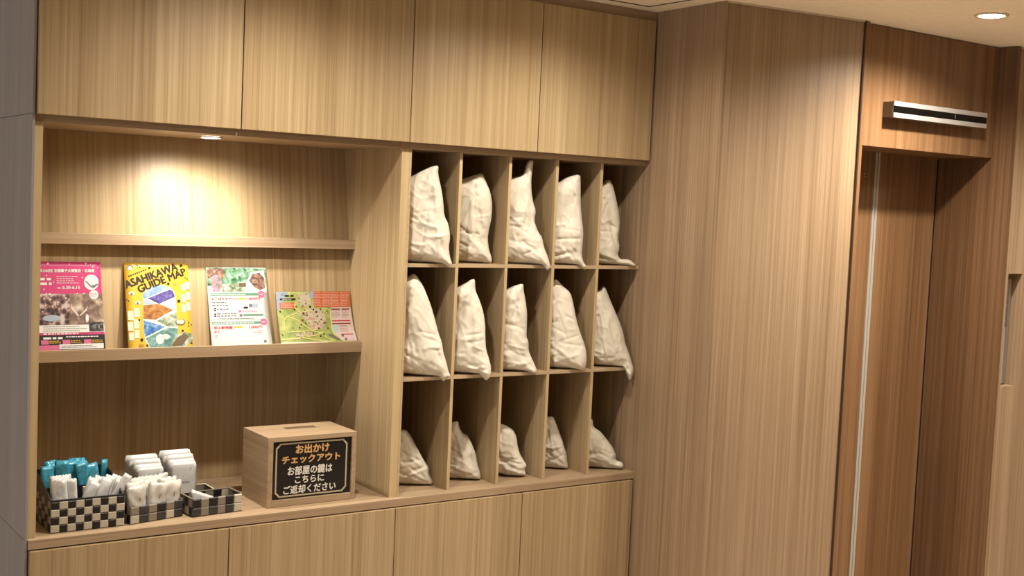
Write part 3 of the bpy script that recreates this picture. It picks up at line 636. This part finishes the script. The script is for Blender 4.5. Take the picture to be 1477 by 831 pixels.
# fold-out map
def zm(x, y): t = (y-100)/638; return ((x-85-20*t)/(944+30*t), t)
S = Sheet('folded green and orange area map sheet at the right end of the ledge', 0.4490, 0.6770, 1.2893, zm, 'map_green', 0.003, 0.06)
S.poly([(85, 100), (235, 100), (215, 160), (120, 320), (90, 330)], 'print_sky', 1); S.rect(505, 98, 556, 180, 'print_sky', 1)
S.poly([(555, 98), (1026, 97), (1032, 296), (556, 296)], 'print_orange', 2)
for x in (672, 780, 905): S.rect(x, 104, x+5, 292, 'print_pinkish', 3)
for x in (562, 682, 790, 914): S.lines(x, 112, x+100, 9, 20, 6, 'print_pinkish', 3, x)
S.rect(125, 235, 305, 312, 'print_orange', 2); S.lines(135, 245, 290, 4, 16, 6, 'print_pinkish', 3, 5)
S.rect(130, 182, 325, 206, 'print_ink', 2); S.lines(160, 190, 300, 1, 10, 8, 'print_white', 3, 6); S.lines(190, 140, 330, 1, 10, 22, 'print_ink', 2, 9); S.disc(165, 138, 16, 'print_grey', 2); S.disc(165, 138, 10, 'print_sky', 3)
S.poly([(770, 300), (1030, 300), (1082, 722), (905, 722), (775, 600)], 'print_pinkish', 2)
S.rect(775, 316, 892, 332, 'print_maroon', 3); S.rect(910, 316, 1012, 332, 'print_maroon', 3); S.rect(778, 464, 1022, 478, 'print_red', 3); S.rect(778, 498, 1026, 514, 'print_maroon', 3); S.rect(880, 634, 1040, 644, 'print_red', 3)
S.lines(778, 342, 890, 6, 16, 5, 'print_grey', 3, 21); S.lines(912, 342, 1015, 6, 16, 5, 'print_grey', 3, 22); S.rect(780, 528, 858, 618, 'print_mint', 3); S.lines(872, 530, 1000, 5, 18, 6, 'print_grey', 3, 23); S.rect(925, 650, 1050, 712, 'print_lightrose', 3); S.rect(922, 684, 952, 712, 'print_grey', 4); S.rect(886, 640, 918, 668, 'print_grey', 4)
S.poly([(340, 380), (420, 330), (520, 300), (640, 320), (700, 400), (700, 500), (650, 570), (520, 580), (470, 520), (430, 430)], 'map_town', 2)
S.poly([(300, 620), (380, 600), (420, 640), (390, 665), (310, 650)], 'map_town', 2); S.poly([(440, 600), (540, 610), (545, 650), (450, 655)], 'map_town', 2); S.poly([(360, 120), (500, 110), (520, 260), (400, 300), (350, 200)], 'map_town', 2)
def road(pts, w2, mat='print_road', lay=3):
    for a, b2 in zip(pts, pts[1:]):
        dx, dy = b2[0]-a[0], b2[1]-a[1]; L = math.hypot(dx, dy); nx, ny = -dy/L*w2/2, dx/L*w2/2
        S.poly([(a[0]+nx, a[1]+ny), (b2[0]+nx, b2[1]+ny), (b2[0]-nx, b2[1]-ny), (a[0]-nx, a[1]-ny)], mat, lay, 'printed_road')
road([(340, 365), (210, 405), (165, 450), (165, 560), (190, 600), (420, 590), (600, 570)], 10); road([(210, 405), (330, 450), (480, 560), (560, 600), (640, 620), (700, 680), (800, 720)], 10); road([(400, 590), (440, 655), (540, 650), (660, 605)], 12)
road([(105, 690), (400, 672), (640, 715), (760, 722)], 14); road([(760, 320), (770, 560), (800, 640), (900, 720)], 10); road([(310, 300), (380, 360), (520, 330)], 10); road([(300, 260), (330, 300)], 12)
S.poly([(710, 640), (760, 630), (850, 690), (830, 712)], 'print_grey', 4)
S.rect(105, 722, 700, 760, 'print_cream', 2)
for x, y, r in ((415, 370, 16), (580, 355, 18), (505, 290, 15), (330, 285, 14), (400, 455, 14), (460, 395, 12), (545, 325, 12), (635, 320, 12), (685, 490, 14), (720, 345, 10), (435, 490, 9), (378, 512, 10), (265, 550, 10), (355, 548, 10), (720, 562, 12), (525, 615, 12), (660, 630, 12), (615, 655, 12), (125, 345, 11), (130, 630, 10), (305, 325, 10), (365, 672, 8), (850, 700, 8), (590, 410, 10), (640, 450, 10), (560, 480, 10), (600, 560, 14)):
    S.disc(x, y, r, random.Random(x).choice(['print_ink', 'print_maroon', 'print_brown']), 4, n=8)
S.done()

# ------------------------------------------------------------------ baskets
def tile_mesh(name, w2, d, h, mat):
    """small pillowed square of weave, metres; x across, y outwards (-), z up, origin at its centre"""
    bm = bmesh.new(); bmesh.ops.create_cube(bm, size=1.0)
    for v in bm.verts: v.co = Vector((v.co.x*w2, v.co.y*d, v.co.z*h))
    bmesh.ops.bevel(bm, geom=[e for e in bm.edges if abs(e.verts[0].co.y-e.verts[1].co.y) < 1e-6 and e.verts[0].co.y < 0], offset=min(w2, h)*0.10, segments=1, affect='EDGES')
    me = bpy.data.meshes.new(name); bm.to_mesh(me); bm.free(); me.materials.append(MATS[mat]); return me
def put(name, me, parent, loc, rz=0.0):
    o = bpy.data.objects.new(name, me); o.location = loc; o.rotation_euler = (0, 0, rz); link(o, parent); return o
def small_basket(name, label, fl, ang, w2, dep, h, pattern, rim, nd=3):
    """two bands high, metres, origin at its front left foot"""
    t = thing(name, label, 'basket', W(*fl, ZT+0.0004), 'woven amenity baskets', ang)
    th = 0.004; n = len(pattern); cw = w2/n; hh = h/2; me = {}
    def tm(mat, cw2): return me.setdefault((mat, round(cw2, 5)), tile_mesh('weave_band', cw2-0.0006, th, hh-0.0006, mat))
    upper_of = {'cream_weave': 'taupe_weave', 'charcoal_weave': 'black_weave', 'black_weave': 'charcoal_weave', 'taupe_weave': 'taupe_weave'}
    for i, mname in enumerate(pattern):
        for j in range(2):
            mm = mname if j == 0 else (upper_of[mname] if i % 2 == 0 or i == 3 else mname)
            put('weave_band', tm(mm, cw), t, ((i+0.5)*cw, th/2, (j+0.5)*hh))
            put('weave_band', tm(mm, cw), t, ((i+0.5)*cw, dep-th/2, (j+0.5)*hh), math.pi)
    cd = (dep-2*th)/nd
    for i in range(nd):
        for j in range(2):
            mm = ('charcoal_weave', 'taupe_weave')[(i+j) % 2] if j else ('black_weave', 'cream_weave')[i % 2]
            put('weave_band', tm(mm, cd), t, (th/2, th+(i+0.5)*cd, (j+0.5)*hh), -math.pi/2)
            put('weave_band', tm(mm, cd), t, (w2-th/2, th+(i+0.5)*cd, (j+0.5)*hh), math.pi/2)
    def lbox(nm, mat, x0, x1, y0, y1, z0, z1):
        bm = bmesh.new(); bmesh.ops.create_cube(bm, size=1.0)
        for v in bm.verts: v.co = Vector(((x0+x1)/2+v.co.x*(x1-x0), (y0+y1)/2+v.co.y*(y1-y0), (z0+z1)/2+v.co.z*(z1-z0)))
        mesh = bpy.data.meshes.new(nm); bm.to_mesh(mesh); bm.free(); mesh.materials.append(MATS[mat]); o = bpy.data.objects.new(nm, mesh); link(o, t); return o
    lbox('bottom', 'basket_inside', th, w2-th, th, dep-th, 0.0005, 0.003)
    for a in ((-0.0006, w2+0.0006, dep-th-0.0006, dep+0.0006), (-0.0006, th+0.0006, th, dep-th), (w2-th-0.0006, w2+0.0006, th, dep-th)): lbox('rim', rim, *a, h, h+0.0025)
    return t
small_basket('amenity_basket', 'low woven black and beige basket full of white pouches', (-0.0154, 0.0436), 0.195, 0.170, 0.072, 0.050, ['cream_weave', 'charcoal_weave', 'taupe_weave', 'charcoal_weave', 'cream_weave', 'charcoal_weave'], 'taupe_weave')
small_basket('amenity_basket', 'low woven black and grey basket nearly empty beside the wooden box', (0.1384, 0.0466), 0.085, 0.1615, 0.088, 0.053, ['charcoal_weave', 'taupe_weave', 'charcoal_weave', 'taupe_weave', 'charcoal_weave', 'cream_weave'], 'taupe_weave')
small_basket('amenity_basket', 'beige rimmed basket at the back holding two stacks of white sachets', (0.004, 0.150), 0.0, 0.278, 0.082, 0.046, ['cream_weave', 'taupe_weave']*4, 'cream_weave')

# stepped checkered organiser
OX0, OX1, OY0, OY1 = -0.2005, -0.0312, 0.0455, 0.205
og = thing('checkered_organizer', 'large black and cream checkered basket with a raised rear compartment', 'basket', W((OX0+OX1)/2, (OY0+OY1)/2, ZT))
zf, zb, yd = 0.8245, 0.868, 0.128
prof = [(OY0, ZT+0.0004), (OY1, ZT+0.0004), (OY1, zb), (0.140, zb-0.008), (OY0, zf)]
th = 0.003
build('side', MB().slab_x(prof, OX0, OX0+th), 'black_weave', og); build('side', MB().slab_x(prof, OX1-th, OX1), 'black_weave', og)
bx('front', 'black_weave', og, OX0+th, OX1-th, OY0, OY0+th, ZT+0.0004, zf, 0); bx('rear', 'black_weave', og, OX0+th, OX1-th, OY1-th, OY1, ZT+0.0004, zb, 0)
bx('partition', 'black_weave', og, OX0+th, OX1-th, yd, yd+th, ZT+0.003, 0.838, 0); bx('bottom', 'basket_inside', og, OX0+th, OX1-th, OY0+th, OY1-th, ZT+0.0004, ZT+0.003, 0)
rb = bx('rim', 'black_weave', og, OX0, OX1, OY0-0.0012, OY0+th+0.0006, zf-0.0005, zf+0.003)
nc, nr = 9, 4; cw = (OX1-OX0)/nc*K; rh = (zf-ZT-0.002)/nr*K
ml = tile_mesh('weave_check', cw*1.06, 0.0026, rh*1.0, 'cream_weave'); md_ = tile_mesh('weave_check', cw*0.90, 0.0020, rh*0.96, 'black_weave')
base = og.location
for i in range(nc):
    for j in range(nr):
        lit = (i + (nr-1-j)) % 2 == 1
        put('weave_check', ml if lit else md_, og, W(OX0+(i+0.5)*(OX1-OX0)/nc, OY0-0.0009, ZT+0.001+(j+0.5)*(zf-ZT-0.002)/nr) - base)
ns = 6; sd_ = (OY1-OY0)/ns
mg = tile_mesh('weave_check', sd_*K*0.92, 0.002, rh*0.92, 'taupe_weave')
for i in range(ns):
    for j in range(nr):
        if (i+j) % 2: 
            for xx, rz in ((OX0-0.0007, -math.pi/2), (OX1+0.0007, math.pi/2)):
                put('weave_check', mg, og, W(xx, OY0+(i+0.5)*sd_, ZT+0.001+(j+0.5)*(zf-ZT-0.002)/nr) - base, rz)
for i in range(nc):                               # inside faces seen over the front edge
    if i % 2: put('weave_check', ml, og, W(OX0+(i+0.5)*(OX1-OX0)/nc, yd-0.0010, 0.826) - base); put('weave_check', ml, og, W(OX0+(i+0.5)*(OX1-OX0)/nc, OY1-th-0.0010, 0.846) - base)

# ------------------------------------------------------------------ packets
def pouch_mesh(name, w2, h, th, mat, seed, zig=0.0, rnd_c=0.0, wr=0.0, slope=0.0):
    r = random.Random(seed); nx, nz = 8, 14; vs = []; idx = {}
    off = r.uniform(0, 30)
    for side in (1, -1):
        for j in range(nz+1):
            for i in range(nx+1):
                edge = i in (0, nx) or j in (0, nz)
                if edge and side < 0: idx[(side, i, j)] = idx[(1, i, j)]; continue
                u, v = i/nx*2-1, j/nz
                x = u*w2/2; z = v*h*(1-slope*(u+1)/2)
                if rnd_c: 
                    k = max(0, abs(v-0.5)*2-(1-rnd_c))/rnd_c; x *= 1-0.10*k**3
                if j in (0, nz): z += (zig*(1 if i % 2 else -1))*(1 if j else 0)
                t = th/2*(1-abs(u)**3)**0.6*(1-abs(2*v-1)**6)**0.6 if not edge else 0
                n = wr*noise.noise(Vector((x*60+off, z*40, off)))
                y = -side*t + n
                vs.append((x, y, z)); idx[(side, i, j)] = len(vs)-1
    fs = []
    for side in (1, -1):
        for j in range(nz):
            for i in range(nx):
                q = [idx[(side, i, j)], idx[(side, i+1, j)], idx[(side, i+1, j+1)], idx[(side, i, j+1)]]
                fs.append(tuple(q if side > 0 else q[::-1]))
    me = bpy.data.meshes.new(name); me.from_pydata(vs, [], fs); me.update(); me.materials.append(MATS[mat])
    for p in me.polygons: p.use_smooth = True
    return me
def packet(name, label, cat, me, x, y, z, tilt=0.0, lean=0.0, rz=0.0, group=None):
    """tilt: sideways (tops to the right when positive), lean: tops backwards, degrees"""
    o = bpy.data.objects.new(name, me); o.location = W(x, y, z)
    o.rotation_euler = (Matrix.Rotation(rz, 3, 'Z') @ Matrix.Rotation(math.radians(-lean), 3, 'X') @ Matrix.Rotation(math.radians(tilt), 3, 'Y')).to_euler()
    col.objects.link(o); return tag(o, label, cat, group)
def mark(parent, x, z, w2, h, off, mat='print_grey'):
    me = bpy.data.meshes.new('print_mark'); me.from_pydata([(x-w2/2, off, z-h/2), (x+w2/2, off, z-h/2), (x+w2/2, off, z+h/2), (x-w2/2, off, z+h/2)], [], [(0, 1, 2, 3)]); me.update(); me.materials.append(MATS[mat])
    o = bpy.data.objects.new('print_mark', me); link(o, parent)
R = random.Random(5)
zb0 = ZT+0.0035
teal = [pouch_mesh('teal_packet', 0.040, 0.158+0.004*k, 0.011, 'teal_film', k, 0.0012, 0, 0.004) for k in range(4)]
LT = 'slim teal film packet in the crowd at the rear of the checkered basket'
for k in range(9):
    packet('teal_packet', LT, 'packet', teal[k % 4], -0.182+0.0105*k, 0.150+0.016*(k % 3), zb0, R.uniform(-4, 3), R.uniform(-3, 5), R.uniform(-0.3, 0.3), 'teal packets in the rear compartment')
for k in range(6):
    packet('teal_packet', LT, 'packet', teal[(k+1) % 4], -0.090+0.009*(k % 4), 0.142+0.011*(k % 3), zb0, -8-3*(k % 3), R.uniform(-2, 6), R.uniform(-0.2, 0.2), 'teal packets in the rear compartment')
packet('teal_packet', 'single teal film packet standing apart at the right of the checkered basket', 'packet', pouch_mesh('teal_packet', 0.020, 0.158, 0.008, 'teal_film', 9, 0.001, 0, 0.002), -0.0445, 0.176, zb0, 2, 2, 0.1)
wp = [pouch_mesh('white_packet', 0.034, 0.138+0.004*k, 0.008, 'white_film', 20+k, 0.0012, 0, 0.004) for k in range(3)]
for k in range(7):
    packet('white_packet', 'upright white film packet at the left front of the checkered basket', 'packet', wp[k % 3], -0.186+0.0065*k, 0.062+0.011*(k % 3), zb0, R.uniform(-4, 4), R.uniform(0, 9), R.uniform(-0.3, 0.3), 'white packets at the left front')
for k in range(8):
    packet('white_packet', 'white film packet leaning right in the middle of the checkered basket', 'packet', wp[k % 3], -0.142+0.0090*k, 0.060+0.009*(k % 4), zb0, 24+R.uniform(-3, 6), R.uniform(2, 8), 0.05, 'white packets leaning right')
packet('white_packet', 'pointed white film packet leaning far out over the right basket edge', 'packet', pouch_mesh('white_packet', 0.030, 0.150, 0.006, 'white_film', 31, 0.001, 0.9, 0.003), -0.078, 0.072, zb0+0.006, 33, 3, 0.05)
# pouches in the middle basket
def in_m(a, d):      # metres along and into the middle basket -> drawing units
    c2, s2 = math.cos(0.195), math.sin(0.195); return (-0.0154 + (a*c2 - d*s2)/K, 0.0436 + (a*s2 + d*c2)/K)
for row, d in ((0, 0.050), (1, 0.034), (2, 0.018)):
    for k in range(3):
        a = 0.034 + 0.050*k + (0.006 if row == 1 else 0)
        me = pouch_mesh('white_pouch', 0.062, (0.118, 0.112, 0.106)[row], 0.015, 'cream_film', 50+row*5+k, 0.0016, 0, 0.009)
        x, y = in_m(a, d)
        lab = 'white soft pouch with a printed mark in the middle basket, %s of three' % ('left', 'middle', 'right')[min(k, 2)] if row == 2 else 'plain white soft pouch crowded in the middle woven basket'
        o = packet('white_pouch', lab, 'pouch', me, x, y, ZT+0.0035, R.uniform(-8, 6), R.uniform(-4, 6), 0.195+R.uniform(-0.12, 0.12), 'pouches with printed marks' if row == 2 else 'plain pouches')
        if row == 2: mark(o, 0.004, 0.066, 0.0022, 0.013, -0.0105)
# two stacks of sachets
for si, (xb, zt0, sh, lab) in enumerate(((0.060, 0.884, 0.004, 'white square sachet in the left stack behind the pouches, %s from front'), (0.146, 0.8895, 0.005, 'white square sachet in the right stack behind the pouches, %s from front'))):
    for k in range(6):
        h = (zt0 - 0.0045*k + (0, 0.004, -0.003, 0.0045, -0.002, -0.004)[k] - ZT - 0.004)*K
        me = pouch_mesh('sachet', 0.098-0.003*k, h, 0.0066, 'white_film', 70+si*8+k, 0, 0.25, 0.0015)
        last = k == 5
        o = packet('sachet', ('front sachet of the left stack, white with a tiny dot' if si == 0 else 'front sachet of the right stack, white with a line of small print') if last else lab % ('sixth', 'fifth', 'fourth', 'third', 'second')[k], 'sachet', me,
                   xb+0.0026*k, 0.2045-0.0066*k, ZT+0.0036, 0, 2.0, 0.0, None if last else 'sachets of the %s stack' % ('left' if si == 0 else 'right'))
        if last:
            mark(o, 0.022, h-0.020, 0.0028, 0.0028, -0.0040)
            if si: 
                for q in range(5): mark(o, -0.014+0.0075*q, h-0.062, 0.0052, 0.0024, -0.0040)
            for dx in (-1, 1): mark(o, dx*0.0365, h*0.5, 0.0004, h*0.8, -0.0038, 'print_pinkish')
me = pouch_mesh('flat_sachet', 0.070, 0.070, 0.003, 'white_film', 95, 0, 0, 0.001, 0.42)
packet('flat_sachet', 'white flat sachet slanting in the nearly empty basket, front one', 'sachet', me, 0.1735, 0.072, ZT+0.0038, 0, 4, 0.085, None)
packet('flat_sachet', 'white flat sachet slanting in the nearly empty basket, hidden behind another', 'sachet', me, 0.1790, 0.082, ZT+0.0038, 0, 6, 0.085, None)
